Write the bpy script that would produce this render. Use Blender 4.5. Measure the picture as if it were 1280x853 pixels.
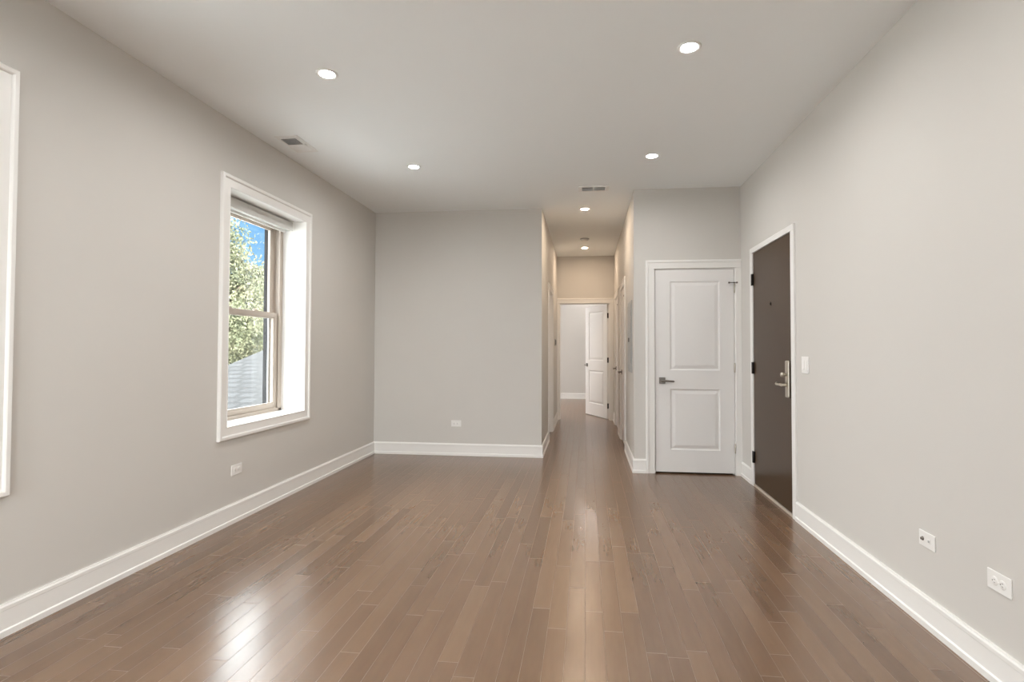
import bpy, bmesh, math, random
from mathutils import Vector, Matrix
PI = math.pi
random.seed(7)
for o in list(bpy.data.objects):
    bpy.data.objects.remove(o)
C = bpy.context.scene.collection
S = bpy.context.scene

# ------------------------------------------------------------------ camera
CAM_Z = 1.2394
F, PITCH, YAW, ROLL = 669.87, 0.0236, 0.1178, 0.0022
cam_d = bpy.data.cameras.new('camera')
cam = bpy.data.objects.new('camera', cam_d); C.objects.link(cam)
cam_d.sensor_fit = 'HORIZONTAL'; cam_d.sensor_width = 36.0
cam_d.lens = F / 1280 * 36.0
cam_d.shift_x = -(653.45 - 640) / 1280
cam_d.shift_y = (419.76 - 426.5) / 1280
cam_d.clip_start = 0.02; cam_d.clip_end = 300
fwd = Vector((-math.sin(YAW), math.cos(YAW), 0)); rgt = Vector((math.cos(YAW), math.sin(YAW), 0)); up = Vector((0, 0, 1))
f2 = math.cos(PITCH) * fwd + math.sin(PITCH) * up
u2 = -math.sin(PITCH) * fwd + math.cos(PITCH) * up
r3 = math.cos(ROLL) * rgt + math.sin(ROLL) * u2
u3 = -math.sin(ROLL) * rgt + math.cos(ROLL) * u2
M = Matrix((r3, u3, -f2)).transposed().to_4x4(); M.translation = (0, 0, CAM_Z)
cam.matrix_world = M
S.camera = cam

# ------------------------------------------------------------------ view, world, sun
S.view_settings.view_transform = 'Standard'; S.view_settings.look = 'None'
S.view_settings.gamma = 1.0; S.view_settings.use_curve_mapping = False
S.view_settings.exposure = 1.08
S.cycles.use_denoising = True
S.cycles.denoiser = 'OPENIMAGEDENOISE'; S.cycles.denoising_input_passes = 'RGB_ALBEDO_NORMAL'; S.cycles.denoising_prefilter = 'ACCURATE'
S.cycles.max_bounces = 14; S.cycles.diffuse_bounces = 10; S.cycles.glossy_bounces = 6
S.cycles.transparent_max_bounces = 12
S.cycles.sample_clamp_indirect = 4.0
S.cycles.caustics_reflective = False; S.cycles.caustics_refractive = False

SKY_LOW = (0.13, 0.30, 0.52, 1); SKY_LOW_S = 1.0        # clear blue band above the trees
SKY_HIGH = (0.93, 0.97, 1.0, 1); SKY_HIGH_S = 5.5; REAR_GLOW_S = 21.0; WEST_GLOW_S = 6.5            # upper sky brightened for the floor reflection; two added glows light the room
LAMP_ROOM = (1.0, 0.985, 0.96, 1); LAMP_ROOM_S = 40.0; LAMP_ROOM_W = 4.0
LAMP_HALL = (1.0, 0.77, 0.56, 1); LAMP_HALL_S = 240.0
LAMP_BED = (1.0, 0.95, 0.91, 1); LAMP_BED_S = 260.0; LAMP_BED_ADDED_S = 1700.0

W = bpy.data.worlds.new('sky'); S.world = W; W.use_nodes = True
nt = W.node_tree; nt.nodes.clear()
out = nt.nodes.new('ShaderNodeOutputWorld'); bg = nt.nodes.new('ShaderNodeBackground')
tc = nt.nodes.new('ShaderNodeTexCoord'); sp = nt.nodes.new('ShaderNodeSeparateXYZ')
nt.links.new(tc.outputs['Generated'], sp.inputs[0])
mr = nt.nodes.new('ShaderNodeMapRange'); mr.interpolation_type = 'SMOOTHSTEP'
mr.inputs['From Min'].default_value = 0.23; mr.inputs['From Max'].default_value = 0.40
nt.links.new(sp.outputs['Z'], mr.inputs['Value'])
mc = nt.nodes.new('ShaderNodeMix'); mc.data_type = 'RGBA'
mc.inputs['A'].default_value = tuple(c * SKY_LOW_S for c in SKY_LOW[:3]) + (1,)
mc.inputs['B'].default_value = tuple(c * SKY_HIGH_S for c in SKY_HIGH[:3]) + (1,)
nt.links.new(mr.outputs[0], mc.inputs['Factor'])
# added glow low in the sky behind the viewpoint, lights the room
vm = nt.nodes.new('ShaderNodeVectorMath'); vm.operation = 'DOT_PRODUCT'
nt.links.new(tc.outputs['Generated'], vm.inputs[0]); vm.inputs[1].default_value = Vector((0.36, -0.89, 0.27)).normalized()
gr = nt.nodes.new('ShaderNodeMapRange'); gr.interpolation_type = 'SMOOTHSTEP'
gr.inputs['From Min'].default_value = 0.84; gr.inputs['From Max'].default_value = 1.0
gr.inputs['To Max'].default_value = REAR_GLOW_S; nt.links.new(vm.outputs['Value'], gr.inputs['Value'])
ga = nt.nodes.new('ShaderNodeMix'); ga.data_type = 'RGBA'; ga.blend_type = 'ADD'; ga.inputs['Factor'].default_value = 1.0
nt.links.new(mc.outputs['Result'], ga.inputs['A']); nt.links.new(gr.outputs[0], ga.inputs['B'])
vw = nt.nodes.new('ShaderNodeVectorMath'); vw.operation = 'DOT_PRODUCT'      # added low glow to the west, brightens the right wall
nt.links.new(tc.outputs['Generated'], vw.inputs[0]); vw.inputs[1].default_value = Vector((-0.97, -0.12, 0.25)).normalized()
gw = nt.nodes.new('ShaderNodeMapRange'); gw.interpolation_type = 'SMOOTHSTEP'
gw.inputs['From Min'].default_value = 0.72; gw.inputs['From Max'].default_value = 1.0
gw.inputs['To Max'].default_value = WEST_GLOW_S; nt.links.new(vw.outputs['Value'], gw.inputs['Value'])
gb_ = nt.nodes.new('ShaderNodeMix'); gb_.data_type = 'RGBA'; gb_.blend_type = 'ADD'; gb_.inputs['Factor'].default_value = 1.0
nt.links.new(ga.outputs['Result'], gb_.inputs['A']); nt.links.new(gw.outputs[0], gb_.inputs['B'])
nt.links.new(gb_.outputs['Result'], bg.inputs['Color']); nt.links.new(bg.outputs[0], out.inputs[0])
sd = bpy.data.lights.new('sun', 'SUN'); sun = bpy.data.objects.new('sun', sd); C.objects.link(sun)
sd.energy = 2.2; sd.angle = 0.02; sd.color = (1.0, 0.93, 0.8)
sun.rotation_euler = Vector((0.62, -0.30, 0.72)).to_track_quat('Z', 'Y').to_euler()
sun.location = (20, -8, 30)

# ------------------------------------------------------------------ room numbers
XL, XR = -2.4855, 1.5139            # inner faces of the long walls
H = 2.8444
YF, YB = -3.2, 6.0915               # wall behind the viewpoint, far wall of the living room
YC = 5.4767                         # wall with the white closet door
HL, HR = -0.503, 0.4768             # hall walls
YE = 9.36                           # wall at the end of the hall
YBED = 13.25
TW = 0.30

# ------------------------------------------------------------------ materials
def new_mat(name):
    m = bpy.data.materials.new(name); m.use_nodes = True
    b = m.node_tree.nodes['Principled BSDF']
    return m, m.node_tree, b
def simple(name, col, rough=0.5, metal=0.0, spec=0.5, bump=None, var=0.0, coat=0.0):
    m, t, b = new_mat(name)
    b.inputs['Base Color'].default_value = (*col, 1); b.inputs['Roughness'].default_value = rough
    b.inputs['Metallic'].default_value = metal; b.inputs['Specular IOR Level'].default_value = spec
    b.inputs['Coat Weight'].default_value = coat
    tcn = t.nodes.new('ShaderNodeTexCoord')
    if var:
        n = t.nodes.new('ShaderNodeTexNoise'); n.inputs['Scale'].default_value = 3.0; n.inputs['Detail'].default_value = 5
        t.links.new(tcn.outputs['Object'], n.inputs['Vector'])
        mx = t.nodes.new('ShaderNodeMix'); mx.data_type = 'RGBA'
        mx.inputs['A'].default_value = (*[c * (1 - var) for c in col], 1); mx.inputs['B'].default_value = (*[min(1, c * (1 + var)) for c in col], 1)
        t.links.new(n.outputs['Fac'], mx.inputs['Factor']); t.links.new(mx.outputs['Result'], b.inputs['Base Color'])
    if bump:
        n = t.nodes.new('ShaderNodeTexNoise'); n.inputs['Scale'].default_value = bump[0]; n.inputs['Detail'].default_value = 3
        t.links.new(tcn.outputs['Object'], n.inputs['Vector'])
        bp = t.nodes.new('ShaderNodeBump'); bp.inputs['Strength'].default_value = bump[1]; bp.inputs['Distance'].default_value = 0.002
        t.links.new(n.outputs['Fac'], bp.inputs['Height']); t.links.new(bp.outputs[0], b.inputs['Normal'])
    return m
def emit(name, col, s):
    m, t, b = new_mat(name)
    b.inputs['Base Color'].default_value = (0.9, 0.9, 0.88, 1)
    b.inputs['Emission Color'].default_value = col; b.inputs['Emission Strength'].default_value = s
    return m
M_WALL = simple('greige_wall_paint', (0.625, 0.605, 0.574), 0.62, spec=0.3, bump=(260, 0.06), var=0.012)
M_CEIL = simple('flat_ceiling_paint', (0.855, 0.88, 0.89), 0.9, spec=0.1, bump=(200, 0.05))
M_TRIM = simple('white_trim_paint', (0.83, 0.82, 0.80), 0.32, spec=0.4)
M_DOOR = simple('white_door_paint', (0.82, 0.81, 0.80), 0.36, spec=0.4, bump=(90, 0.03))
M_VINYL = simple('almond_window_vinyl', (0.50, 0.435, 0.375), 0.4)
M_DARK = simple('dark_brown_door_stain', (0.056, 0.031, 0.013), 0.28, spec=0.25, bump=(40, 0.04), var=0.12)
M_NICKEL = simple('satin_nickel', (0.60, 0.55, 0.47), 0.32, metal=1.0)
M_PEWTER = simple('dull_pewter_metal', (0.20, 0.18, 0.16), 0.38, metal=0.9)
M_BRONZE = simple('dark_bronze_metal', (0.035, 0.03, 0.028), 0.4, metal=0.6)
M_PLASTIC = simple('white_device_plastic', (0.84, 0.83, 0.81), 0.3)
M_SLOT = simple('dark_slot', (0.22, 0.21, 0.20), 0.6)
M_GREYM = simple('grey_enamel_metal', (0.40, 0.41, 0.41), 0.45, spec=0.5)
M_VENT = simple('white_enamel_register', (0.80, 0.80, 0.79), 0.4)
M_DUCT_SHADE = simple('dark_duct_shade', (0.12, 0.125, 0.13), 0.6)
M_SHADE = simple('pale_grey_shade_fabric', (0.60, 0.60, 0.575), 0.7, bump=(500, 0.1))
M_THRESH = simple('pale_oak_threshold', (0.52, 0.45, 0.38), 0.4, var=0.08)
M_LENS_ROOM = emit('lamp_lens_neutral', LAMP_ROOM, LAMP_ROOM_S)
M_LENS_HALL = emit('lamp_lens_warm', LAMP_HALL, LAMP_HALL_S)
M_LENS_ADDED = emit('lamp_lens_bedroom_added', LAMP_BED, LAMP_BED_ADDED_S)
M_LENS_BED = emit('lamp_lens_bedroom', LAMP_BED, LAMP_BED_S)
M_EXT = simple('dark_exterior_trim', (0.020, 0.020, 0.022), 0.8, spec=0.1)
M_BARK = simple('tree_bark', (0.16, 0.12, 0.09), 0.9, bump=(20, 0.5))
M_SIDING = simple('house_siding', (0.55, 0.55, 0.53), 0.7)
M_GROUND = simple('pale_bounce_ground', (0.56, 0.56, 0.55), 0.95, var=0.12)  # unseen ground, paleness chosen to bounce daylight onto the ceiling

def mathn(t, op, a, b=None, c=None):
    n = t.nodes.new('ShaderNodeMath'); n.operation = op
    for i, v in enumerate((a, b, c)):
        if v is None: continue
        if isinstance(v, (int, float)): n.inputs[i].default_value = v
        else: t.links.new(v, n.inputs[i])
    return n.outputs[0]

def glass_mat():
    m = bpy.data.materials.new('window_glass'); m.use_nodes = True
    t = m.node_tree; t.nodes.clear()
    o = t.nodes.new('ShaderNodeOutputMaterial'); tr = t.nodes.new('ShaderNodeBsdfTransparent')
    tr.inputs['Color'].default_value = (0.96, 0.975, 0.97, 1)
    gl = t.nodes.new('ShaderNodeBsdfGlossy'); gl.inputs['Roughness'].default_value = 0.02
    lw = t.nodes.new('ShaderNodeLayerWeight'); lw.inputs['Blend'].default_value = 0.5
    pw = mathn(t, 'POWER', lw.outputs['Facing'], 5.0); fr = mathn(t, 'ADD', mathn(t, 'MULTIPLY', pw, 0.9), 0.035)
    mx = t.nodes.new('ShaderNodeMixShader')
    t.links.new(fr, mx.inputs[0]); t.links.new(tr.outputs[0], mx.inputs[1]); t.links.new(gl.outputs[0], mx.inputs[2])
    t.links.new(mx.outputs[0], o.inputs[0])
    return m
M_GLASS = glass_mat()

def foliage_mat():
    m, t, b = new_mat('leaves')
    tcn = t.nodes.new('ShaderNodeTexCoord'); n = t.nodes.new('ShaderNodeTexNoise')
    n.inputs['Scale'].default_value = 0.9; n.inputs['Detail'].default_value = 6; n.inputs['Roughness'].default_value = 0.7
    t.links.new(tcn.outputs['Object'], n.inputs['Vector'])
    r = t.nodes.new('ShaderNodeValToRGB'); e = r.color_ramp.elements
    e[0].position = 0.36; e[0].color = (0.048, 0.058, 0.025, 1); e[1].position = 0.66; e[1].color = (0.20, 0.182, 0.110, 1)
    x = e.new(0.5); x.color = (0.105, 0.110, 0.057, 1)
    t.links.new(n.outputs['Fac'], r.inputs[0]); t.links.new(r.outputs[0], b.inputs['Base Color'])
    b.inputs['Roughness'].default_value = 0.6
    b.inputs['Subsurface Weight'].default_value = 0.0
    return m
M_LEAF = foliage_mat()

def floor_mat():
    m, t, b = new_mat('brown_oak_strip_floor')
    tcn = t.nodes.new('ShaderNodeTexCoord'); s = t.nodes.new('ShaderNodeSeparateXYZ')
    t.links.new(tcn.outputs['Object'], s.inputs[0])
    X, Y = s.outputs['X'], s.outputs['Y']
    PW = 0.0826
    xs = mathn(t, 'DIVIDE', mathn(t, 'ADD', X, 10.0), PW)
    row = mathn(t, 'FLOOR', xs); fx = mathn(t, 'FRACT', xs)
    wn = t.nodes.new('ShaderNodeTexWhiteNoise'); wn.noise_dimensions = '1D'; t.links.new(row, wn.inputs['W'])
    wn2 = t.nodes.new('ShaderNodeTexWhiteNoise'); wn2.noise_dimensions = '1D'; t.links.new(mathn(t, 'ADD', row, 0.37), wn2.inputs['W'])
    ln = mathn(t, 'ADD', mathn(t, 'MULTIPLY', wn.outputs['Value'], 0.70), 0.75)
    # warp the length along the row so that boards of one row differ
    yy = mathn(t, 'ADD', mathn(t, 'ADD', Y, 20.0), mathn(t, 'MULTIPLY', wn2.outputs['Value'], 5.0))
    yy = mathn(t, 'ADD', yy, mathn(t, 'MULTIPLY', mathn(t, 'SINE', mathn(t, 'MULTIPLY', yy, 2.3)), 0.16))
    ys = mathn(t, 'DIVIDE', yy, ln)
    pid = mathn(t, 'FLOOR', ys); fy = mathn(t, 'FRACT', ys)
    cb = t.nodes.new('ShaderNodeCombineXYZ'); t.links.new(row, cb.inputs[0]); t.links.new(pid, cb.inputs[1])
    pr = t.nodes.new('ShaderNodeTexWhiteNoise'); pr.noise_dimensions = '2D'; t.links.new(cb.outputs[0], pr.inputs['Vector'])
    # grain
    gv = t.nodes.new('ShaderNodeCombineXYZ')
    t.links.new(mathn(t, 'MULTIPLY', X, 20.0), gv.inputs[0])
    t.links.new(mathn(t, 'MULTIPLY', Y, 2.2), gv.inputs[1])
    t.links.new(mathn(t, 'MULTIPLY', pr.outputs['Value'], 40.0), gv.inputs[2])
    gn = t.nodes.new('ShaderNodeTexNoise'); gn.inputs['Scale'].default_value = 1.6; gn.inputs['Detail'].default_value = 2.5; gn.inputs['Roughness'].default_value = 0.62
    gn.inputs['Distortion'].default_value = 0.25
    t.links.new(gv.outputs[0], gn.inputs['Vector'])
    r = t.nodes.new('ShaderNodeValToRGB'); e = r.color_ramp.elements
    e[0].position = 0.0; e[0].color = FLOOR_A; e[1].position = 1.0; e[1].color = FLOOR_C
    x = e.new(0.5); x.color = FLOOR_B
    v = mathn(t, 'ADD', mathn(t, 'MULTIPLY', pr.outputs['Value'], 0.46), mathn(t, 'MULTIPLY', mathn(t, 'SUBTRACT', gn.outputs['Fac'], 0.5), 0.55))
    v = mathn(t, 'ADD', v, 0.27)
    t.links.new(v, r.inputs[0])
    # seams
    ex = mathn(t, 'MULTIPLY', mathn(t, 'MINIMUM', fx, mathn(t, 'SUBTRACT', 1.0, fx)), PW)
    ey = mathn(t, 'MULTIPLY', mathn(t, 'MINIMUM', fy, mathn(t, 'SUBTRACT', 1.0, fy)), ln)
    def edge(d, w):
        q = t.nodes.new('ShaderNodeMapRange'); q.interpolation_type = 'SMOOTHSTEP'
        q.inputs['From Min'].default_value = 0.0; q.inputs['From Max'].default_value = w
        q.inputs['To Min'].default_value = 1.0; q.inputs['To Max'].default_value = 0.0
        t.links.new(d, q.inputs['Value']); return q.outputs[0]
    sx = edge(ex, 0.0013); sy = edge(ey, 0.0024)
    seam = mathn(t, 'MAXIMUM', mathn(t, 'MULTIPLY', sx, 0.42), sy)
    mx = t.nodes.new('ShaderNodeMix'); mx.data_type = 'RGBA'
    t.links.new(mathn(t, 'MULTIPLY', seam, 0.6), mx.inputs['Factor']); t.links.new(r.outputs[0], mx.inputs['A']); mx.inputs['B'].default_value = FLOOR_SEAM
    t.links.new(mx.outputs['Result'], b.inputs['Base Color'])
    # gloss: satin lacquer, dull in the seams, a little uneven
    un = t.nodes.new('ShaderNodeTexNoise'); un.inputs['Scale'].default_value = 1.7; t.links.new(tcn.outputs['Object'], un.inputs['Vector'])
    ro = mathn(t, 'ADD', FLOOR_ROUGH - 0.01, mathn(t, 'MULTIPLY', un.outputs['Fac'], 0.02))
    ro = mathn(t, 'ADD', ro, mathn(t, 'MULTIPLY', seam, 0.4))
    t.links.new(ro, b.inputs['Roughness'])
    b.inputs['IOR'].default_value = FLOOR_IOR
    b.inputs['Specular IOR Level'].default_value = 0.5
    # every board lies a hair out of level, seams are eased
    tilt = mathn(t, 'MULTIPLY', mathn(t, 'MULTIPLY', mathn(t, 'SUBTRACT', fx, 0.5), mathn(t, 'SUBTRACT', pr.outputs['Value'], 0.5)), 0.0030)
    hgt = mathn(t, 'ADD', mathn(t, 'MULTIPLY', seam, -0.0005), tilt)
    hgt = mathn(t, 'ADD', hgt, mathn(t, 'MULTIPLY', gn.outputs['Fac'], 0.00001))
    bp = t.nodes.new('ShaderNodeBump'); bp.inputs['Strength'].default_value = 0.6; bp.inputs['Distance'].default_value = 1.0
    t.links.new(hgt, bp.inputs['Height']); t.links.new(bp.outputs[0], b.inputs['Normal'])
    return m
FLOOR_A = (0.106, 0.056, 0.029, 1); FLOOR_B = (0.164, 0.093, 0.052, 1); FLOOR_C = (0.220, 0.134, 0.078, 1)
FLOOR_SEAM = (0.24, 0.165, 0.115, 1); FLOOR_ROUGH = 0.25; FLOOR_IOR = 2.0
M_FLOOR = floor_mat()

def shingle_mat():
    m, t, b = new_mat('grey_shingles')
    tcn = t.nodes.new('ShaderNodeTexCoord')
    br = t.nodes.new('ShaderNodeTexBrick'); br.inputs['Scale'].default_value = 1.0
    br.inputs['Color1'].default_value = (0.021, 0.022, 0.0235, 1); br.inputs['Color2'].default_value = (0.012, 0.0125, 0.0135, 1); br.inputs['Mortar'].default_value = (0.004, 0.0042, 0.0046, 1)
    br.inputs['Brick Width'].default_value = 0.45; br.inputs['Row Height'].default_value = 0.36; br.inputs['Mortar Size'].default_value = 0.07
    t.links.new(tcn.outputs['Object'], br.inputs['Vector']); t.links.new(br.outputs['Color'], b.inputs['Base Color'])
    b.inputs['Roughness'].default_value = 0.9
    return m
M_SHINGLE = shingle_mat()

# ------------------------------------------------------------------ mesh helpers
class MB:
    def __init__(self): self.bm = bmesh.new()
    def box(self, a, b, bev=0.0, seg=2):
        lo = [min(p, q) for p, q in zip(a, b)]; hi = [max(p, q) for p, q in zip(a, b)]
        t = bmesh.new(); bmesh.ops.create_cube(t, size=1.0)
        for v in t.verts: v.co = Vector([lo[i] + (v.co[i] + 0.5) * (hi[i] - lo[i]) for i in range(3)])
        if bev: bmesh.ops.bevel(t, geom=t.edges[:], offset=bev, segments=seg, profile=0.5, affect='EDGES')
        self.merge(t); return self
    def merge(self, t, mat=None):
        if mat is not None: bmesh.ops.transform(t, matrix=mat, verts=t.verts)
        bmesh.ops.recalc_face_normals(t, faces=t.faces)
        mp = {}
        for v in t.verts: mp[v] = self.bm.verts.new(v.co)
        for f in t.faces:
            try:
                g = self.bm.faces.new([mp[v] for v in f.verts]); g.smooth = f.smooth
            except ValueError: pass
        t.free()
    def lathe(self, prof, origin, axis, n=28):
        """prof: (radius, distance along axis)"""
        t = bmesh.new(); ax = Vector(axis).normalized()
        e1 = ax.orthogonal().normalized(); e2 = ax.cross(e1)
        rings = []
        for r, h in prof:
            if r < 1e-6: rings.append([t.verts.new(Vector(origin) + ax * h)])
            else: rings.append([t.verts.new(Vector(origin) + ax * h + (e1 * math.cos(2 * PI * k / n) + e2 * math.sin(2 * PI * k / n)) * r) for k in range(n)])
        for A, B in zip(rings, rings[1:]):
            for k in range(n):
                a, b2 = A[k % len(A)], A[(k + 1) % len(A)]; c, d = B[(k + 1) % len(B)], B[k % len(B)]
                vs = []
                for v in (a, b2, c, d):
                    if v not in vs: vs.append(v)
                if len(vs) > 2: t.faces.new(vs).smooth = True
        for R in (rings[0], rings[-1]):
            if len(R) > 2: t.faces.new(R)
        self.merge(t); return self
    def cyl(self, p, q, r, n=20, bev=0.0):
        p, q = Vector(p), Vector(q); L = (q - p).length
        b = min(bev, r * 0.5)
        prof = [(r, 0), (r, L)] if not b else [(r - b, 0), (r, b), (r, L - b), (r - b, L)]
        return self.lathe(prof, p, q - p, n)
    def tube(self, pts, radii, n=12, flat=1.0, flat_axis=None):
        t = bmesh.new(); pts = [Vector(p) for p in pts]; rings = []
        for i, p in enumerate(pts):
            d = (pts[min(i + 1, len(pts) - 1)] - pts[max(i - 1, 0)]).normalized()
            e1 = Vector(flat_axis) - d * d.dot(Vector(flat_axis)) if flat_axis else d.orthogonal()
            e1.normalize(); e2 = d.cross(e1)
            rings.append([t.verts.new(p + (e1 * math.cos(2 * PI * k / n) * flat + e2 * math.sin(2 * PI * k / n)) * radii[i]) for k in range(n)])
        for A, B in zip(rings, rings[1:]):
            for k in range(n): t.faces.new((A[k], A[(k + 1) % n], B[(k + 1) % n], B[k])).smooth = True
        t.faces.new(rings[0]); t.faces.new(rings[-1])
        self.merge(t); return self
    def sweep(self, path, prof, N, closed=False, cut=(None, None)):
        """sweep prof [(offset to the left of the path about N, height along N)] along a mitred path"""
        t = bmesh.new(); N = Vector(N); P = [Vector(p) for p in path]; n = len(P); rings = []
        for i in range(n):
            d0 = (P[i] - P[i - 1]).normalized() if (closed or i > 0) else None
            d1 = (P[(i + 1) % n] - P[i]).normalized() if (closed or i < n - 1) else None
            n0 = N.cross(d0) if d0 else N.cross(d1); n1 = N.cross(d1) if d1 else n0
            m = (n0 + n1) / (1 + n0.dot(n1))
            rings.append([t.verts.new(P[i] + m * o + N * h) for o, h in prof])
        k = len(prof)
        for i in range(n if closed else n - 1):
            A, B = rings[i], rings[(i + 1) % n]
            for j in range(k): t.faces.new((A[j], A[(j + 1) % k], B[(j + 1) % k], B[j]))
        if not closed: t.faces.new(rings[0]); t.faces.new(rings[-1])
        self.merge(t); return self
    def build(self, name, mat, parent=None, loc=None, rotz=0.0, kind=None, label=None, cat=None, group=None):
        me = bpy.data.meshes.new(name); self.bm.normal_update(); self.bm.to_mesh(me); self.bm.free()
        me.materials.append(mat)
        o = bpy.data.objects.new(name, me); C.objects.link(o)
        if parent: o.parent = parent
        if loc is not None: o.location = loc
        o.rotation_euler.z = rotz
        tag(o, label, cat, group, kind); return o
def tag(o, label=None, cat=None, group=None, kind=None):
    if label: o['label'] = label
    if cat: o['category'] = cat
    if group: o['group'] = group
    if kind: o['kind'] = kind
    return o
def empty(name, loc, rotz=0.0, **k):
    o = bpy.data.objects.new(name, None); C.objects.link(o); o.location = loc; o.rotation_euler.z = rotz
    o.empty_display_size = 0.1
    return tag(o, **k)
def copy_tree(o, parent=None):
    c = o.copy(); C.objects.link(c); c.parent = parent
    for ch in list(o.children): copy_tree(ch, c)
    return c
def wall_with_holes(mb, axis, face, back, lo, hi, holes, z1=None):
    """axis 'x': wall in a plane x=face..back running along y from lo to hi; holes (a,b,z0,z1)"""
    z1 = z1 if z1 is not None else H
    def bx(a, b, za, zb):
        if b - a < 1e-5 or zb - za < 1e-5: return
        if axis == 'x': mb.box((face, a, za), (back, b, zb))
        else: mb.box((a, face, za), (b, back, zb))
    cur = lo
    for a, b, za, zb in sorted(holes):
        bx(cur, a, 0, z1); bx(a, b, 0, za); bx(a, b, zb, z1); cur = b
    bx(cur, hi, 0, z1)
    return mb

# ------------------------------------------------------------------ setting: shell
WIN_W, WIN_Z0, WIN_Z1 = 1.0214, 0.688, 2.360
LIN = 0.015                                    # liner thickness
def win_hole(yc): return (yc - WIN_W / 2 - LIN, yc + WIN_W / 2 + LIN, WIN_Z0 - LIN - 0.01, WIN_Z1 + LIN)
W2 = 3.9752; W1 = 2.0499 - 0.6007
BEDW = 11.4
FRX = (-1.35, 0.45)                            # added unseen windows behind the viewpoint, to light the room
YEND = YBED + 0.12
D1 = (0.6874, 1.4461, 0.017, 2.0284)           # closet leaf x0,x1,z0,z1
D2 = (4.1622, 5.0757, 0.024, 2.107)            # entry leaf  y0,y1
D4 = (6.68, 7.42); D5 = (8.03, 8.79)           # hall doors on the right
D6 = (7.215, 7.965)                            # hall doorway on the left
D3 = (-0.458, 0.400)                           # bedroom doorway
JB = 0.020                                     # jamb thickness
MB().box((XL - TW, YF - TW, -0.20), (XR + 0.16, YEND, 0.0)).build('floor', M_FLOOR, kind='structure', label='dark brown oak strip floor with satin sheen', cat='floor')
MB().box((XL - TW, YF - TW, H), (XR + 0.16, YEND, H + 0.25)).build('ceiling', M_CEIL, kind='structure', label='plain white flat ceiling with recessed lights', cat='ceiling')
wall_with_holes(MB(), 'x', XL, XL - TW, YF, YEND, [win_hole(W1), win_hole(W2), win_hole(BEDW)]).build('wall_left', M_WALL, kind='structure', label='long greige wall on the left with the windows', cat='wall')
wall_with_holes(MB(), 'x', XR, XR + 0.16, YF, YEND, [(D2[0] - 0.004, D2[1] + 0.004, 0, D2[3] + 0.004)]).build('wall_right', M_WALL, kind='structure', label='long pale wall on the right with the dark entry door', cat='wall')
wall_with_holes(MB(), 'y', YF, YF - TW, XL - TW, XR + 0.16, [(x - WIN_W / 2 - LIN, x + WIN_W / 2 + LIN, WIN_Z0 - LIN - 0.01, WIN_Z1 + LIN) for x in FRX]).build('wall_front', M_WALL, kind='structure', label='greige wall behind the viewpoint', cat='wall')
MB().box((XL, YB, 0), (HL, YB + 0.12, H)).build('wall_far', M_WALL, kind='structure', label='greige far wall left of the hallway', cat='wall')
wall_with_holes(MB(), 'x', HL, HL - 0.12, YB + 0.12, YE, [(D6[0] - JB, D6[1] + JB, 0, 2.03 + JB)]).build('wall_hall_left', M_WALL, kind='structure', label='left wall of the narrow hallway', cat='wall')
wall_with_holes(MB(), 'y', YC, YC + 0.12, HR, XR, [(D1[0] - JB - .004, D1[1] + JB + .004, 0, D1[3] + JB + .003)]).build('wall_closet', M_WALL, kind='structure', label='short greige wall around the white closet door', cat='wall')
wall_with_holes(MB(), 'x', HR, HR + 0.12, YC + 0.12, YE, [(d[0] - JB - .003, d[1] + JB + .003, 0, 2.03 + JB) for d in (D4, D5)]).build('wall_hall_right', M_WALL, kind='structure', label='right wall of the narrow hallway', cat='wall')
wall_with_holes(MB(), 'y', YE, YE + 0.12, XL, XR, [(D3[0] - JB, D3[1] + JB, 0, 2.02 + JB)]).build('wall_hall_end', M_WALL, kind='structure', label='wall above the bedroom doorway at the end of the hallway', cat='wall')
MB().box((XL - TW, YBED, 0), (XR + 0.16, YEND, H)).build('wall_bedroom', M_WALL, kind='structure', label='pale bedroom wall seen through the end doorway', cat='wall')

# baseboards ---------------------------------------------------------
BASE = [(0, 0), (.020, 0), (.020, .026), (.013, .031), (.013, .110), (.0145, .112), (.0145, .127), (.010, .133), (.009, .138), (0, .138)]
def base(name, path, label):
    MB().sweep(path, BASE, (0, 0, 1)).build(name, M_TRIM, kind='structure', label=label, cat='baseboard')
CW = 0.085                                     # door casing width
base('baseboard_left', [(XL, YB, 0), (XL, YF, 0)], 'white baseboard along the left wall under the windows')
base('baseboard_far', [(HL, D6[0] - CW - .004, 0), (HL, YB, 0), (XL, YB, 0)], 'white baseboard of the far wall turning into the hallway')
base('baseboard_hall_left', [(HL, YE, 0), (HL, D6[1] + CW + .004, 0)], 'white baseboard deep in the hallway on its left side')
base('baseboard_closet', [(D1[0] - CW - .012, YC, 0), (HR, YC, 0), (HR, D4[0] - CW - .008, 0)], 'white baseboard at the corner left of the closet door')
base('baseboard_hall_right', [(HR, D4[1] + CW + .008, 0), (HR, D5[0] - CW - .008, 0)], 'short white baseboard between the two hallway doors')
base('baseboard_hall_end', [(HR, D5[1] + CW + .008, 0), (HR, YE, 0)], 'short white baseboard past the farther hallway door')
base('baseboard_corner', [(XR, D2[1] + .068, 0), (XR, YC, 0), (D1[1] + .062, YC, 0)], 'short white baseboard between closet door and entry door')
base('baseboard_right', [(XR, YF, 0), (XR, D2[0] - .066, 0)], 'white baseboard along the right wall under the outlets')
base('baseboard_front', [(XL, YF, 0), (XR, YF, 0)], 'white baseboard behind the viewpoint')
base('baseboard_bedroom', [(XR, YBED, 0), (XL, YBED, 0)], 'white baseboard in the bedroom beyond the hallway')

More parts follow.
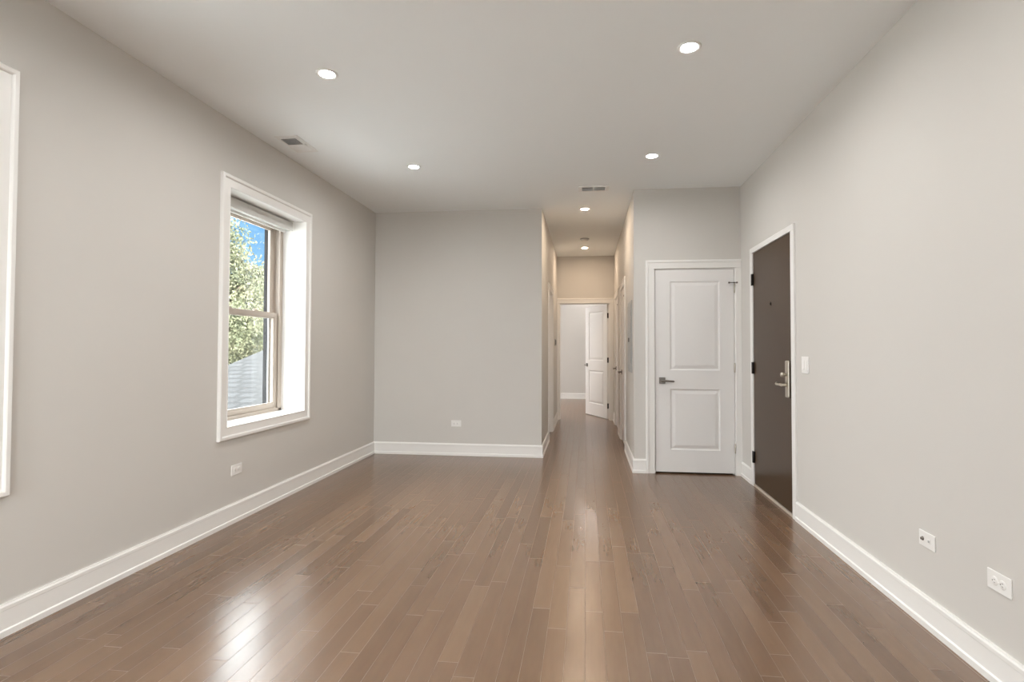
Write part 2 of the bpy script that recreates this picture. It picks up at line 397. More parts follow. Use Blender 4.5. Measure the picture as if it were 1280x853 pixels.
# ------------------------------------------------------------------ windows (local: x along wall, y into room, z up)
CAS_W = [(0, 0), (0, .012), (.004, .016), (.011, .013), (.060, .013), (.063, .020), (.068, .024), (.084, .024), (.090, .018), (.090, 0)]
def make_window(name, loc, rot, label):
    r = empty(name, loc, rot, kind='structure', label=label, cat='window')
    w = WIN_W / 2; a, b = WIN_Z0, WIN_Z1
    MB().sweep([(w, 0, a), (w, 0, b), (-w, 0, b), (-w, 0, a)], CAS_W, (0, 1, 0), closed=True).build('window_casing', M_TRIM, r)
    D = -0.205
    j = MB(); j.box((-w - LIN, 0, a), (-w, D, b)); j.box((w, 0, a), (w + LIN, D, b)); j.box((-w - LIN, 0, b), (w + LIN, D, b + LIN)); j.build('window_jamb', M_TRIM, r)
    MB().box((-w - LIN, 0.0, a - LIN - .008), (w + LIN, D - .01, a), .002).build('window_sill', M_TRIM, r)
    # vinyl frame with a stepped inner edge
    fr = MB()
    for s in (-1, 1):
        fr.box((s * (w + LIN), D, a), (s * (w - .034), D - .092, b)); fr.box((s * (w - .034), D, a), (s * (w - .044), D - .014, b), .002)
        fr.box((s * (w - .034), D - .054, a), (s * (w - .042), D - .060, b))
    fr.box((-w, D, b - .034), (w, D - .092, b + LIN)); fr.box((-w, D, b - .044), (w, D - .014, b - .034), .002)
    fr.box((-w, D, a), (w, D - .092, a + .016)); fr.box((-w, D, a + .016), (w, D - .012, a + .026), .002)
    fr.build('window_frame', M_VINYL, r)
    def sash(nm, y0, z0, z1, st, rb, rt):
        y1 = y0 - .030; x = w - .037; sm = MB()
        for s in (-1, 1): sm.box((s * x, y0, z0), (s * (x - st), y1, z1), .003)
        sm.box((-x + st, y0, z0), (x - st, y1, z0 + rb), .003); sm.box((-x + st, y0, z1 - rt), (x - st, y1, z1), .003)
        # glazing bead
        for s in (-1, 1): sm.box((s * (x - st), y0 - .006, z0 + rb), (s * (x - st - .007), y1 + .004, z1 - rt))
        sm.box((-x + st, y0 - .006, z0 + rb), (x - st, y1 + .004, z0 + rb + .007)); sm.box((-x + st, y0 - .006, z1 - rt - .007), (x - st, y1 + .004, z1 - rt))
        so = sm.build(nm, M_VINYL, r)
        MB().box((-x + st + .004, y0 - .013, z0 + rb + .004), (x - st - .004, y0 - .017, z1 - rt - .004)).build('glass_pane', M_GLASS, so)
        return so
    lo = sash('lower_sash', D - .018, a + .018, 1.545, .050, .050, .044)
    sash('upper_sash', D - .058, 1.500, b - .030, .050, .044, .052)
    for s in (-1, 1):
        k = MB(); k.box((s * .17 - .028, D - .018, 1.545), (s * .17 + .028, D - .042, 1.551), .002); k.cyl((s * .17, D - .030, 1.551), (s * .17, D - .030, 1.560), .010); k.box((s * .17 - .006, D - .028, 1.556), (s * .17 + .034, D - .036, 1.563), .002)
        k.build('sash_lock', M_VINYL, lo)
    # outside stop and half screen frame
    sc = MB(); yo = D - .096
    for s in (-1, 1): sc.box((s * (w - .040), yo + .004, a + .016), (s * (w - .058), yo - .006, 1.53))
    sc.box((-w + .058, yo + .004, a + .016), (w - .058, yo - .006, a + .034)); sc.box((-w + .058, yo + .004, 1.51), (w - .058, yo - .006, 1.53))
    sc.build('screen_frame', M_GREYM, r)
    et = MB()
    for s in (-1, 1): et.box((s * (w + LIN + .05), yo - .007, a - .03), (s * (w - .050), yo - .050, b + .03))
    et.box((-w - LIN - .05, yo - .007, b + .03), (w + LIN + .05, yo - .050, b - .012))
    et.build('exterior_trim', M_EXT, r)
    # daylight portal: steers the sky sampling through the opening, gives no light itself
    pd = bpy.data.lights.new('sky_portal', 'AREA'); pd.shape = 'RECTANGLE'; pd.size = WIN_W + .2; pd.size_y = b - a + .2; pd.cycles.is_portal = True
    po = bpy.data.objects.new('sky_portal', pd); C.objects.link(po); po.parent = r
    po.location = (0, -.40, (a + b) / 2); po.rotation_euler = (PI / 2, 0, 0)
    return r
make_window('window_1', (XL, W1, 0), -PI / 2, 'white cased window at the left edge of the picture')
make_window('window_2', (XL, W2, 0), -PI / 2, 'white cased double-hung window in the middle of the left wall')
make_window('window_3', (XL, BEDW, 0), -PI / 2, 'bedroom window beyond the hallway')
for i, x in enumerate(FRX):
    make_window('window_%d' % (4 + i), (x, YF, 0), 0.0, 'added unseen double-hung window behind the viewpoint for daylight, %s of the two' % ('left' if i == 0 else 'right'))

# roller shade at the head of window 2
rs = empty('roller_shade', (XL, W2, WIN_Z1), -PI / 2, label='rolled-up pale grey roller shade at the top of the left wall window', cat='window shade')
q = WIN_W / 2 - .022
MB().box((-q + .004, -.100, -.088), (q - .004, -.104, -.012), .001).box((-q + .004, -.104, -.016), (q - .004, -.180, -.010)).build('fascia', M_SHADE, rs)
for s in (-1, 1): MB().box((s * (q - .004), -.098, -.088), (s * q, -.182, -.010), .001).build('end_bracket', M_TRIM, rs)
MB().cyl((-q + .006, -.142, -.055), (q - .006, -.142, -.055), .030).build('shade_roll', M_SHADE, rs)
MB().box((-q + .01, -.165, -.100), (q - .01, -.177, -.078), .003).build('hem_bar', M_TRIM, rs)

# ------------------------------------------------------------------ doors (local: x along wall, y towards the viewer's side, z up)
CAS_D = [(0, 0), (0, .010), (.004, .014), (.010, .012), (.058, .013), (.062, .019), (.079, .019), (.085, .014), (.085, 0)]
def panel_leaf(w, h, t, px, pz):
    """two-panel moulded leaf, x 0..w, y 0..-t, z 0..h; panels px=(a,b), pz=[(z0,z1),..]"""
    mb = MB(); t2 = bmesh.new()
    for side in (0, 1):
        y0 = 0.0 if side == 0 else -t; sg = -1 if side == 0 else 1
        xs = [0, px[0], px[1], w]; zs = [0] + [z for p in pz for z in p] + [h]
        g = [[t2.verts.new((x, y0, z)) for z in zs] for x in xs]
        for i in range(3):
            for j in range(len(zs) - 1):
                if i == 1 and j % 2 == 1:
                    loop = [g[1][j], g[2][j], g[2][j + 1], g[1][j + 1]]
                    for d, dy in ((.006, .0075), (.012, .009), (.018, .009), (.044, .0025), (.050, .0015)):
                        x0, x1, z0, z1 = px[0] + d, px[1] - d, zs[j] + d, zs[j + 1] - d
                        nl = [t2.verts.new((x, y0 + sg * dy, z)) for x, z in ((x0, z0), (x1, z0), (x1, z1), (x0, z1))]
                        for k in range(4): t2.faces.new((loop[k], loop[(k + 1) % 4], nl[(k + 1) % 4], nl[k]))
                        loop = nl
                    t2.faces.new(loop)
                else: t2.faces.new((g[i][j], g[i + 1][j], g[i + 1][j + 1], g[i][j + 1]))
    for a, b in (((0, 0), (w, 0)), ((w, 0), (w, h)), ((w, h), (0, h)), ((0, h), (0, 0))):
        t2.faces.new([t2.verts.new(p) for p in ((a[0], 0, a[1]), (b[0], 0, b[1]), (b[0], -t, b[1]), (a[0], -t, a[1]))])
    mb.merge(t2); return mb
def lever(parent, x, z, y, sx, mat):
    """lever set on a square rosette, lever pointing to sx"""
    o = MB().box((x - .030, y, z - .031), (x + .030, y + .009, z + .031), .002)
    o = o.build('rosette', mat, parent)
    l = MB().cyl((x, y + .009, z), (x, y + .046, z), .010)
    l.tube([(x - sx * .012, y + .046, z), (x + sx * .004, y + .048, z), (x + sx * .055, y + .048, z - .003), (x + sx * .100, y + .044, z - .006), (x + sx * .112, y + .042, z - .006)], [.0095, .0105, .0095, .009, .007], 12)
    l.build('lever_handle', mat, o)
def casing(parent, x0, x1, z1, y=0.0, prof=CAS_D):
    return MB().sweep([(x1, y, 0), (x1, y, z1), (x0, y, z1), (x0, y, 0)], prof, (0, 1, 0)).build('door_casing', M_TRIM, parent)
def jamb(parent, x0, x1, z1, depth, stop=None, y=0.0):
    j = MB(); j.box((x0 - JB, y, 0), (x0, y - depth, z1 + JB)); j.box((x1, y, 0), (x1 + JB, y - depth, z1 + JB)); j.box((x0, y, z1), (x1, y - depth, z1 + JB))
    if stop is not None:
        s0, s1 = stop
        j.box((x0, s0, 0), (x0 + .011, s1, z1)); j.box((x1 - .011, s0, 0), (x1, s1, z1)); j.box((x0 + .011, s0, z1 - .011), (x1 - .011, s1, z1))
    return j.build('door_jamb', M_TRIM, parent)
def hinge(parent, x, y, z, mat, hh=.090, r=.0065):
    m = MB().cyl((x, y, z - hh / 2), (x, y, z + hh / 2), r, 12, .001)
    m.lathe([(0, -.006), (.005, -.004), (.005, 0)], (x, y, z + hh / 2 + .004), (0, 0, 1), 12)
    return m.build('hinge', mat, parent)
def door_stop(parent, x, y, z, sx, mat):
    """hinge-pin stop: two arms with a rubber tip"""
    m = MB().cyl((x, y, z), (x, y, z + .010), .010)
    m.tube([(x, y, z + .005), (x + sx * .050, y + .012, z + .005)], [.004, .004], 10)
    m.tube([(x, y, z + .005), (x - sx * .024, y + .014, z + .005)], [.004, .004], 10)
    m.lathe([(.004, 0), (.009, .002), (.009, .008), (.004, .010)], (x + sx * .048, y + .010, z + .005), (sx * .4, -1, 0), 12)
    m.lathe([(.004, 0), (.009, .002), (.009, .008), (.004, .010)], (x - sx * .022, y + .012, z + .005), (-sx * .4, -1, 0), 12)
    return m.build('door_stop', mat, parent)
PANELS = lambda w, h: ((.137, w - .143), [(.218, .820), (1.008, 1.893)])

# door 1: white closet door, local origin at world x centre 0 -> x_local = -(world x - cx)
def closed_door(name, cx, y, rot, w, z0, z1, gap, wall_t, label, lever_side, stop_far=True, casing_cut=None, stops=True, recess=0.004):
    r = empty(name, (cx, y, 0), rot, kind='structure', label=label, cat='door')
    h = z1 - z0
    x0, x1 = -w / 2 - gap, w / 2 + gap
    jamb(r, x0, x1, z1 + .003, wall_t, stop=(-.045, -.060))
    if casing_cut is None: casing(r, x0 - .006, x1 + .006, z1 + .009)
    else: casing_cut(r, x0 - .006, x1 + .006, z1 + .009)
    lf = panel_leaf(w, h, .035, *PANELS(w, h)).build('door_leaf', M_DOOR, r, loc=(-w / 2, -recess, z0))
    lx = lever_side * (w / 2 - .065)
    lever(r, lx, .921, -recess, -lever_side, M_PEWTER)
    hx = -lever_side * (w / 2 + gap * .5)
    for z in (.26, 1.05, 1.835): hinge(r, hx, .006, z, M_NICKEL)
    if stops: door_stop(r, hx, .006, 1.886, lever_side, M_PEWTER)
    return r
def cut_casing(r, x0, x1, z1):
    # the leg beside the right wall is ripped narrow
    prof = [(o, h) for o, h in CAS_D]
    m = MB().sweep([(x0, 0, z1), (x0, 0, 0)][::1], [(-o, h) for o, h in CAS_D][::-1], (0, 1, 0)) if False else MB()
    lim = (XR - YC * 0) - (D1[0] + D1[1]) / 2          # local distance of the right wall from the door centre
    nar = lim + x0 - .001                              # room left for the casing leg (x0 is negative: world right side)
    pn = [(min(o, nar), h) for o, h in CAS_D if o <= nar] + [(nar, .0125), (nar, 0)]
    # full leg and head (head runs to the wall), then the narrow leg
    hd = [(-lim + .001, 0, z1), (x1, 0, z1), (x1, 0, 0)]
    m.sweep([p for p in reversed(hd)], CAS_D, (0, 1, 0))
    m.sweep([(x0, 0, z1 + .001), (x0, 0, 0)], pn, (0, 1, 0))
    m.build('door_casing', M_TRIM, r)
d1 = closed_door('door_1', (D1[0] + D1[1]) / 2, YC, PI, D1[1] - D1[0], D1[2], D1[3], .004, .12,
                 'white two-panel closet door beside the hallway', 1, casing_cut=cut_casing)
closed_door('door_4', HR, (D4[0] + D4[1]) / 2, PI / 2, D4[1] - D4[0], .015, 2.025, .003, .12, 'white hallway door on the right, nearer of the two', 1)
closed_door('door_5', HR, (D5[0] + D5[1]) / 2, PI / 2, D5[1] - D5[0], .015, 2.025, .003, .12, 'white hallway door on the right, farther of the two', 1)

# door 6: doorway in the left hall wall, its leaf set deep in the jamb
r6 = empty('door_6', (HL, sum(D6) / 2, 0), -PI / 2, kind='structure', label='white cased doorway on the left side of the hallway', cat='door')
w6 = (D6[1] - D6[0]) / 2
jamb(r6, -w6, w6, 2.03, .12, stop=(-.060, -.072)); casing(r6, -w6 - .004, w6 + .004, 2.034)
panel_leaf(2 * w6 - .006, 2.012, .035, *PANELS(2 * w6, 2.0)).build('door_leaf', M_DOOR, r6, loc=(-w6 + .003, -.074, .015))
lever(r6, w6 - .068, .93, -.074, -1, M_PEWTER)

# door 3: bedroom doorway with the leaf standing open into the bedroom
r3o = empty('door_3', (0, YE, 0), PI, kind='structure', label='white two-panel bedroom door standing open at the end of the hallway', cat='door')
x0, x1 = -D3[1], -D3[0]
jamb(r3o, x0, x1, 2.02, .12, stop=(-.060, -.075))
def casing3(r):
    lo = -HR; nl = x0 - .004 - lo - .001
    m = MB(); nr = -HL - x1 - .004 - .001
    pr = [(o, h) for o, h in CAS_D if o <= nr] + [(nr, .0125), (nr, 0)]; pl = [(o, h) for o, h in CAS_D if o <= nl] + [(nl, .0125), (nl, 0)]
    m.sweep([(x1 + .004, 0, 0), (x1 + .004, 0, 2.024)], pr, (0, 1, 0))
    m.sweep([(x0 - .004, 0, 2.024), (x0 - .004, 0, 0)], pl, (0, 1, 0))
    m.sweep([(-HL - .001, 0, 2.024), (-HR + .001, 0, 2.024)], CAS_D, (0, 1, 0))
    m.build('door_casing', M_TRIM, r)
casing3(r3o)
w3 = D3[1] - D3[0] - .008
pm = panel_leaf(w3, 1.998, .035, *PANELS(w3, 1.998)); bmesh.ops.translate(pm.bm, vec=(0, .035, 0), verts=pm.bm.verts)
lf3 = pm.build('door_leaf', M_DOOR, r3o)
# the leaf turns about the hinge pins at the right jamb on the bedroom side
OPEN = math.radians(64)
lf3.location = (x0 + .008, -.120, .015)
lf3.rotation_euler.z = -OPEN
lever(lf3, w3 - .065, .915, .035, -1, M_PEWTER); lever(lf3, w3 - .065, .915, -.046, -1, M_PEWTER)
for z in (.22, 1.02, 1.80):
    hinge(r3o, x0 + .004, -.124, z + .015, M_BRONZE)
    MB().box((.0, .002, z - .045), (-.0025, .031, z + .045)).build('hinge_leaf', M_BRONZE, lf3)
    MB().box((x0, -.085, z - .030), (x0 + .002, -.118, z + .060)).build('jamb_hinge_leaf', M_BRONZE, r3o)

# door 2: dark entry door (local x = world y direction)
yc2 = (D2[0] + D2[1]) / 2; w2 = (D2[1] - D2[0]) / 2
r2 = empty('door_2', (XR, yc2, 0), PI / 2, kind='structure', label='dark brown flat entry door in the right wall', cat='door')
FR = [(0, -.05), (0, .012), (.003, .015), (.047, .015), (.050, .012), (.050, 0), (.02, 0), (.02, -.05)]
FRS = [(0, 0), (0, .012), (.003, .015), (.061, .015), (.064, .012), (.064, 0)]
fm = MB(); g = .003
fm.sweep([(w2 + g, 0, 0), (w2 + g, 0, D2[3] + g)], FRS, (0, 1, 0)); fm.sweep([(-w2 - g, 0, D2[3] + g), (-w2 - g, 0, 0)], FRS, (0, 1, 0))
fm.sweep([(w2 + .067, 0, D2[3] + g), (-w2 - .067, 0, D2[3] + g)], [(0, 0), (0, .012), (.003, .015), (.045, .015), (.048, .012), (.048, 0)], (0, 1, 0))
fm.build('door_frame', M_TRIM, r2)
bk = MB(); bk.box((-w2 - .004, -.050, 0), (-w2 + .012, -.14, D2[3])); bk.box((w2 - .012, -.050, 0), (w2 + .004, -.14, D2[3])); bk.box((-w2, -.050, D2[3] - .012), (w2, -.14, D2[3] + .004)); bk.build('door_rabbet', M_TRIM, r2)
MB().box((-w2, 0.004, D2[2]), (w2, -.044, D2[3]), .0015).build('door_leaf', M_DARK, r2)
for z in (1.867, 1.066, .262):
    hg = MB().cyl((w2 + .001, .014, z - .052), (w2 + .001, .014, z + .052), .008, 14, .001)
    hg.box((w2 + .012, .0155, z - .052), (w2 + .026, .018, z + .052)); hg.box((w2 - .003, .005, z - .052), (w2 - .018, .0075, z + .052))
    hg.build('hinge', M_BRONZE, r2)
MB().lathe([(.013, 0), (.013, .004), (.008, .006), (.006, .003), (0, .003)], (4.618 - yc2, .004, 1.61), (0, 1, 0), 20).build('peephole', M_BRONZE, r2)
lx = -w2 + .070
pl = MB(); pl.box((lx - .036, .004, .872), (lx + .036, .022, 1.150), .009, 3); es = pl.build('lock_plate', M_NICKEL, r2)
MB().lathe([(.010, 0), (.010, .014), (.017, .018), (.018, .034), (.015, .040), (0, .041)], (lx, .022, 1.045), (0, 1, 0), 20).build('thumb_turn', M_NICKEL, es)
lv = MB().cyl((lx, .022, .968), (lx, .058, .968), .011)
lv.tube([(lx - .010, .060, .968), (lx + .02, .062, .969), (lx + .07, .062, .969), (lx + .105, .058, .970), (lx + .122, .050, .972), (lx + .126, .038, .973)], [.011, .0105, .0095, .011, .013, .011], 14)
lv.build('lever_handle', M_NICKEL, es)
MB().box((-w2 + .0, .0045, .93), (-w2 + .012, .0065, 1.09)).build('latch_guard', M_BRONZE, r2)
MB().box((XR - .012, D2[0] - .003, 0), (XR + .15, D2[1] + .003, .020), .003).build('trim_1', M_THRESH, kind='structure', label='pale threshold strip under the dark entry door', cat='threshold')

# ------------------------------------------------------------------ ceiling lights
def recessed(name, x, y, mat, label, group):
    r = empty(name, (x, y, H), 0, label=label, cat='ceiling light', group=group)
    MB().lathe([(.0435, -.001), (.046, -.004), (.055, -.005), (.061, -.003), (.063, 0), (.0435, 0)], (0, 0, 0), (0, 0, 1), 40).build('trim_ring', M_VENT, r)
    MB().lathe([(0, -.006), (.018, -.0055), (.034, -.0040), (.0432, -.0015), (.0432, .0)], (0, 0, 0), (0, 0, 1), 40).build('lens', mat, r)
    if mat is M_LENS_ROOM:
        ld = bpy.data.lights.new('downlight_beam', 'AREA'); ld.shape = 'DISK'; ld.size = .080; ld.energy = LAMP_ROOM_W; ld.color = LAMP_ROOM[:3]; ld.spread = math.radians(168)
        lo = bpy.data.objects.new('downlight_beam', ld); C.objects.link(lo); lo.parent = r; lo.location = (0, 0, -.009)
    return r
GL = 'round recessed lights in the living room ceiling'
recessed('recessed_light', -1.507, 2.945, M_LENS_ROOM, 'glowing recessed ceiling light right of the square vent, nearer on the left side', GL)
recessed('recessed_light', 0.546, 2.900, M_LENS_ROOM, 'largest recessed ceiling light, at the top right near the picture edge', GL)
recessed('recessed_light', -1.514, 4.560, M_LENS_ROOM, 'small recessed ceiling light in front of the far wall on the left', GL)
recessed('recessed_light', 0.545, 4.523, M_LENS_ROOM, 'recessed ceiling light above and in front of the closet wall', GL)
GH = 'warm recessed lights in the hallway ceiling'
recessed('recessed_light', -0.015, 6.176, M_LENS_HALL, 'warm recessed ceiling light at the mouth of the hallway just past the slot vent', GH)
recessed('recessed_light', -0.021, 8.572, M_LENS_HALL, 'warm recessed ceiling light deep in the hallway behind the smoke detector', GH)
recessed('recessed_light', 0.02, 12.6, M_LENS_BED, 'recessed bedroom ceiling light beyond the hallway doorway', 'bedroom ceiling lights')
recessed('recessed_light', -1.5, 10.9, M_LENS_ADDED, 'added unseen bedroom ceiling light left of the doorway, brightens the room', 'bedroom ceiling lights')  # added lamp, out of view, brightens the bedroom and its door leaf

GB = 'added unseen recessed lights behind the viewpoint'
for yy in (1.29, -0.35, -1.98):  # added rows, out of view, to brighten the living room
    for xx in (-1.51, 0.546):
        recessed('recessed_light', xx, yy, M_LENS_ROOM, 'added recessed light above and behind the viewpoint, unseen, brightens the room', GB)

# smoke detector
sdt = empty('smoke_detector', (-0.02, 7.85, H), 0, label='low round white smoke detector on the hallway ceiling between two lights', cat='smoke detector')
MB().lathe([(0, 0), (.066, 0), (.066, -.010), (.062, -.014), (0, -.014)], (0, 0, 0), (0, 0, 1), 36).build('base_plate', M_GREYM, sdt)
MB().lathe([(.058, -.014), (.056, -.030), (.046, -.038), (0, -.039)], (0, 0, 0), (0, 0, 1), 36).build('cover', M_VENT, sdt)

# ------------------------------------------------------------------ ceiling registers
def register(name, x0, x1, y0, y1, banks, label, lever_at=None):
    cx, cy = (x0 + x1) / 2, (y0 + y1) / 2
    r = empty(name, (cx, cy, H), 0, label=label, cat='air vent')
    hx, hy = (x1 - x0) / 2, (y1 - y0) / 2
    # frame: bevelled ring around the opening
    ox0, ox1, oy0, oy1 = min(b[0] for b in banks) - cx, max(b[1] for b in banks) - cx, min(b[2] for b in banks) - cy, max(b[3] for b in banks) - cy
    f = MB()
    f.box((-hx, -hy, -.006), (hx, oy0, 0), .0015); f.box((-hx, oy1, -.006), (hx, hy, 0), .0015)
    f.box((-hx, oy0, -.006), (ox0, oy1, 0), .0015); f.box((ox1, oy0, -.006), (hx, oy1, 0), .0015)
    bs = sorted(banks, key=lambda b: (b[2], b[0]))
    for p, q2 in zip(bs, bs[1:]):
        if q2[2] - p[3] > .001: f.box((ox0, p[3] - cy, -.006), (ox1, q2[2] - cy, 0))
        elif q2[0] - p[1] > .001: f.box((p[1] - cx, oy0, -.006), (q2[0] - cx, oy1, 0))
    f.build('frame', M_VENT, r)
    MB().box((ox0, oy0, -.0006), (ox1, oy1, -.0002)).build('duct_shade_sheet', M_DUCT_SHADE, r)  # flat dark sheet, its colour stands in for shade inside the duct
    for (a, b2, c, d, ang, pitch, wd) in banks:
        n = max(1, int((d - c) / pitch))
        for i in range(n):
            yy = c - cy + (i + .5) * (d - c) / n
            t = bmesh.new(); bmesh.ops.create_cube(t, size=1.0)
            bmesh.ops.scale(t, vec=(b2 - a, wd, .0012), verts=t.verts)
            s = MB(); s.merge(t, Matrix.Translation(((a + b2) / 2 - cx, yy, -.0065)) @ Matrix.Rotation(ang, 4, 'X'))
            s.build('louver', M_VENT, r)
    if lever_at: MB().box((lever_at - cx - .003, -.012, -.016), (lever_at - cx + .003, .012, -.005), .001).build('damper_lever', M_VENT, r)
    return r
register('ceiling_register', -2.350, -2.166, 3.778, 4.110, [(-2.328, -2.206, 3.828, 3.944, math.radians(42), .0155, .013), (-2.328, -2.206, 3.952, 4.068, math.radians(-42), .0155, .019)],
         'white ceiling vent with one dark half near the left wall', lever_at=-2.185)
register('ceiling_register', -0.078, 0.224, 5.302, 5.474, [(-0.040, 0.070, 5.332, 5.446, math.radians(38), .0150, .011), (0.079, 0.190, 5.332, 5.446, math.radians(38), .0150, .011)],
         'slot ceiling vent with two dark grilles in front of the hallway', lever_at=0.207)

# ------------------------------------------------------------------ outlets and switches (local: x along wall, y out of wall)
def plate(r, w, h, name='wall_plate'):
    return MB().box((-w / 2, 0, -h / 2), (w / 2, .0055, h / 2), .002, 2).build(name, M_PLASTIC, r)
def outlet(loc, rot, label):
    r = empty('wall_outlet', loc, rot, label=label, cat='outlet', group='duplex outlets low on the walls')
    plate(r, .116, .072)
    for s in (-1, 1):
        m = MB().lathe([(.0165, 0), (.0165, .0008), (.0155, .0014), (0, .0014)], (s * .0195, .0055, 0), (0, 1, 0), 24); f = m.build('receptacle', M_PLASTIC, r)
        k = MB(); k.box((s * .0195 - .0045, .0066, .0045), (s * .0195 + .0035, .0075, .0065)); k.box((s * .0195 - .0035, .0066, -.0065), (s * .0195 + .0025, .0075, -.0045))
        k.cyl((s * .0195 + .0095, .0066, 0), (s * .0195 + .0095, .0075, 0), .0024, 10); k.build('slots', M_SLOT, f)
    MB().lathe([(.003, 0), (.0028, .001), (0, .0012)], (0, .0055, 0), (0, 1, 0), 12).build('screw', M_PLASTIC, r)
    return r
oa = outlet((XL, 3.586, .370), -PI / 2, 'white outlet low on the left wall under the window')
ob = copy_tree(oa); ob.location = (-1.494, YB, .368); ob.rotation_euler.z = PI; ob['label'] = 'white outlet low on the far wall left of the hallway'
oc = copy_tree(oa); oc.location = (XR, 2.187, .378); oc.rotation_euler.z = PI / 2; oc['label'] = 'white outlet low on the right wall, nearest the picture corner'
dj = empty('cable_jack_plate', (XR, 2.608, .386), PI / 2, label='white wall plate with a dark jack on the right wall', cat='wall plate')
plate(dj, .112, .068)
# seen from the room the dark coaxial jack is on the side away from the camera
MB().lathe([(.009, 0), (.009, .002), (.0055, .002), (.0055, .009), (.003, .009), (0, .004)], (.027, .0055, 0), (0, 1, 0), 20).build('coaxial_jack', M_PEWTER, dj, label='dark metal jack')
jm = MB(); jm.box((-.027, .0055, -.010), (-.007, .0075, .010), .001); jk = jm.build('phone_jack', M_PLASTIC, dj)
MB().box((-.022, .0074, -.005), (-.012, .0082, .004)).build('socket', M_GREYM, jk)
sw = empty('light_switch', (XR, 3.932, 1.127), PI / 2, label='white double rocker switch plate beside the dark entry door', cat='light switch')
plate(sw, .116, .116)
for s in (-1, 1):
    k = MB(); t = bmesh.new(); bmesh.ops.create_cube(t, size=1.0); bmesh.ops.scale(t, vec=(.032, .006, .066), verts=t.verts)
    k.merge(t, Matrix.Translation((s * .023, .0055, 0)) @ Matrix.Rotation(math.radians(3), 4, 'X')); k.build('rocker', M_PLASTIC, sw)
hs = empty('thermostat', (HL, 8.67, 1.335), -PI / 2, label='small dark wall control deep in the hallway on its left wall', cat='wall control')
MB().box((-.035, 0, -.055), (.035, .012, .055), .003).build('back_plate', M_GREYM, hs)
MB().box((-.028, .012, -.040), (.028, .022, .040), .004).build('body', M_PEWTER, hs)

# electrical panel on the right hall wall
ep = empty('electrical_panel', (HR, 5.935, 1.366), PI / 2, label='grey metal electrical panel on the right hallway wall', cat='electrical panel')
MB().box((-.250, 0, -.382), (.250, .006, .382), .002).build('panel_frame', M_GREYM, ep)
pdr = MB().box((-.215, .006, -.345), (.215, .012, .345), .002).build('panel_door', M_GREYM, ep)
MB().box((.00, .012, -.055), (.045, .019, -.010), .003).build('latch', M_BRONZE, pdr)
for z in (-.25, .25): MB().cyl((-.222, .010, z - .03), (-.222, .010, z + .03), .005, 10).build('hinge', M_GREYM, pdr)

# ------------------------------------------------------------------ outside
MB().box((-70, -40, -3.6), (60, 90, -3.4)).build('ground', M_GROUND, kind='structure', label='unseen ground outside the windows, made pale to bounce light', cat='ground')
hx0, hx1, hy0, hy1, hyr = -10.0, -4.2, 8.6, 22.0, 16.6
zpl = lambda y: .769 + .25 * (y - 14.07)
ze, zr = zpl(hy0), zpl(hyr)
zb = zr - .25 * (hy1 - hyr)
hs_ = empty('neighbour_house', ((hx0 + hx1) / 2, hyr, -3.4), 0, label='neighbouring house with a grey shingled roof outside the window', cat='house')
ox, oy, oz = (hx0 + hx1) / 2, hyr, -3.4
hw = MB(); hw.box((hx0 + .3 - ox, hy0 + .4 - oy, 0), (hx1 - .3 - ox, hy1 - .4 - oy, min(zpl(hy0 + .4), zr - .25 * (hy1 - .4 - hyr)) - .1 - oz)); hw.build('walls', M_SIDING, hs_)
gb = bmesh.new()
for x in (hx0 + .32, hx1 - .32):
    vs = [gb.verts.new((x - ox, y - oy, z - oz)) for y, z in ((hy0 + .4, zpl(hy0 + .4) - .10), (hy1 - .4, zr - .25 * (hy1 - .4 - hyr) - .10), (hyr, zr - .10))]; gb.faces.new(vs)
gm = MB(); gm.merge(gb); gm.build('gable', M_SIDING, hs_)
for nm, ya, yb_, za, zb_ in (('roof_slope', hy0, hyr, ze, zr), ('roof_slope', hy1, hyr, zb, zr)):
    L = math.hypot(yb_ - ya, zb_ - za); mr_ = MB().box((0, 0, -.06), (hx1 - hx0, L, 0))
    o = mr_.build(nm, M_SHINGLE, hs_, loc=(hx0 - ox, ya - oy, za - oz))
    if yb_ > ya: o.rotation_euler.x = math.atan2(zb_ - za, yb_ - ya)
    else: o.rotation_euler = (math.atan2(zb_ - za, ya - yb_), 0, PI); o.location.x = hx1 - ox
MB().box((hx0 - ox - .03, hy0 - oy - .1, ze - oz - .14), (hx1 - ox + .03, hy0 - oy, ze - oz - .02), .01).build('gutter', M_TRIM, hs_)

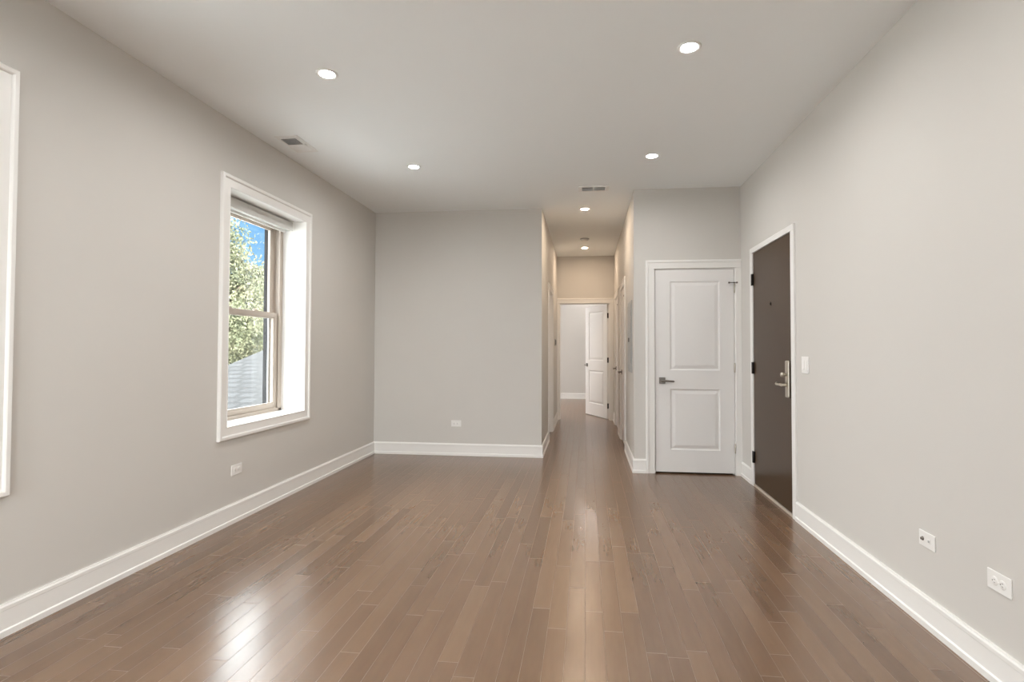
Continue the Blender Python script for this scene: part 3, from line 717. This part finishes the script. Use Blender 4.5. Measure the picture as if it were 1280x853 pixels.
def tree(name, x, y, h_trunk, lobes, n, size, label, seed):
    rnd = random.Random(seed)
    r = empty(name, (x, y, -3.4), 0, label=label, cat='tree', group='trees outside the window')
    tr = MB().tube([(0, 0, 0), (.05, .03, h_trunk * .5), (0, 0, h_trunk), (.1, -.1, h_trunk + 2.0)], [.30, .22, .17, .06], 12)
    for k in range(6):
        a = k * 1.1 + rnd.random(); L = 1.3 + rnd.random()
        tr.tube([(0, 0, h_trunk * .8 + .2 * k), (math.cos(a) * L * .5, math.sin(a) * L * .5, h_trunk + .3 + .25 * k), (math.cos(a) * L, math.sin(a) * L, h_trunk + 1.2 + .3 * k)], [.10, .07, .03], 8)
    tr.build('trunk', M_BARK, r)
    vs, fs = [], []
    for (lx_, ly_, lz_, rx, ry, rz, wgt) in lobes:
        # clumps on and inside each lobe, leaves around every clump
        nc = int(90 * wgt)
        for c in range(nc):
            d = Vector((rnd.gauss(0, 1), rnd.gauss(0, 1), rnd.gauss(0, 1))).normalized(); rad = rnd.uniform(.45, 1.0) ** .6
            cc = Vector((lx_ + d.x * rx * rad, ly_ + d.y * ry * rad, lz_ + d.z * rz * rad)); cs = rnd.uniform(.28, .55)
            for k in range(int(n * wgt / nc)):
                p = cc + Vector((rnd.gauss(0, cs), rnd.gauss(0, cs), rnd.gauss(0, cs * .6)))
                a = Vector((rnd.gauss(0, 1), rnd.gauss(0, 1), rnd.gauss(0, .6))).normalized(); b = a.orthogonal().normalized()
                b = Matrix.Rotation(rnd.uniform(0, PI), 3, a) @ b
                s = size * rnd.uniform(.6, 1.3); i = len(vs); cr = a.cross(b)
                vs += [p - b * s, p + cr * s * .45 + a * s * .12, p + b * s, p - cr * s * .45 + a * s * .12]; fs.append((i, i + 1, i + 2, i + 3))
    me = bpy.data.meshes.new('foliage'); me.from_pydata([tuple(v) for v in vs], [], fs); me.materials.append(M_LEAF)
    o = bpy.data.objects.new('foliage', me); C.objects.link(o); o.parent = r
    return r
tree('leafy_tree', -19.0, 24.6, 5.0, [(0, 0, 7.2, 2.6, 2.6, 4.2, 1.0), (-.5, .2, 10.2, 1.7, 1.7, 2.0, .4), (1.4, .6, 5.4, 2.4, 2.4, 2.6, .7)], 26000, .09,
     'tall yellow-green tree seen at the left side of the window', 3)
tree('leafy_tree', -21.4, 35.2, 3.6, [(0, 0, 7.4, 3.8, 3.4, 3.2, 1.0), (2.0, .4, 5.4, 3.2, 3.0, 3.0, .8), (-2.6, -.6, 6.2, 2.8, 2.8, 3.0, .7)], 24000, .11,
     'lower rounded tree seen at the right side of the window behind the roof', 5)
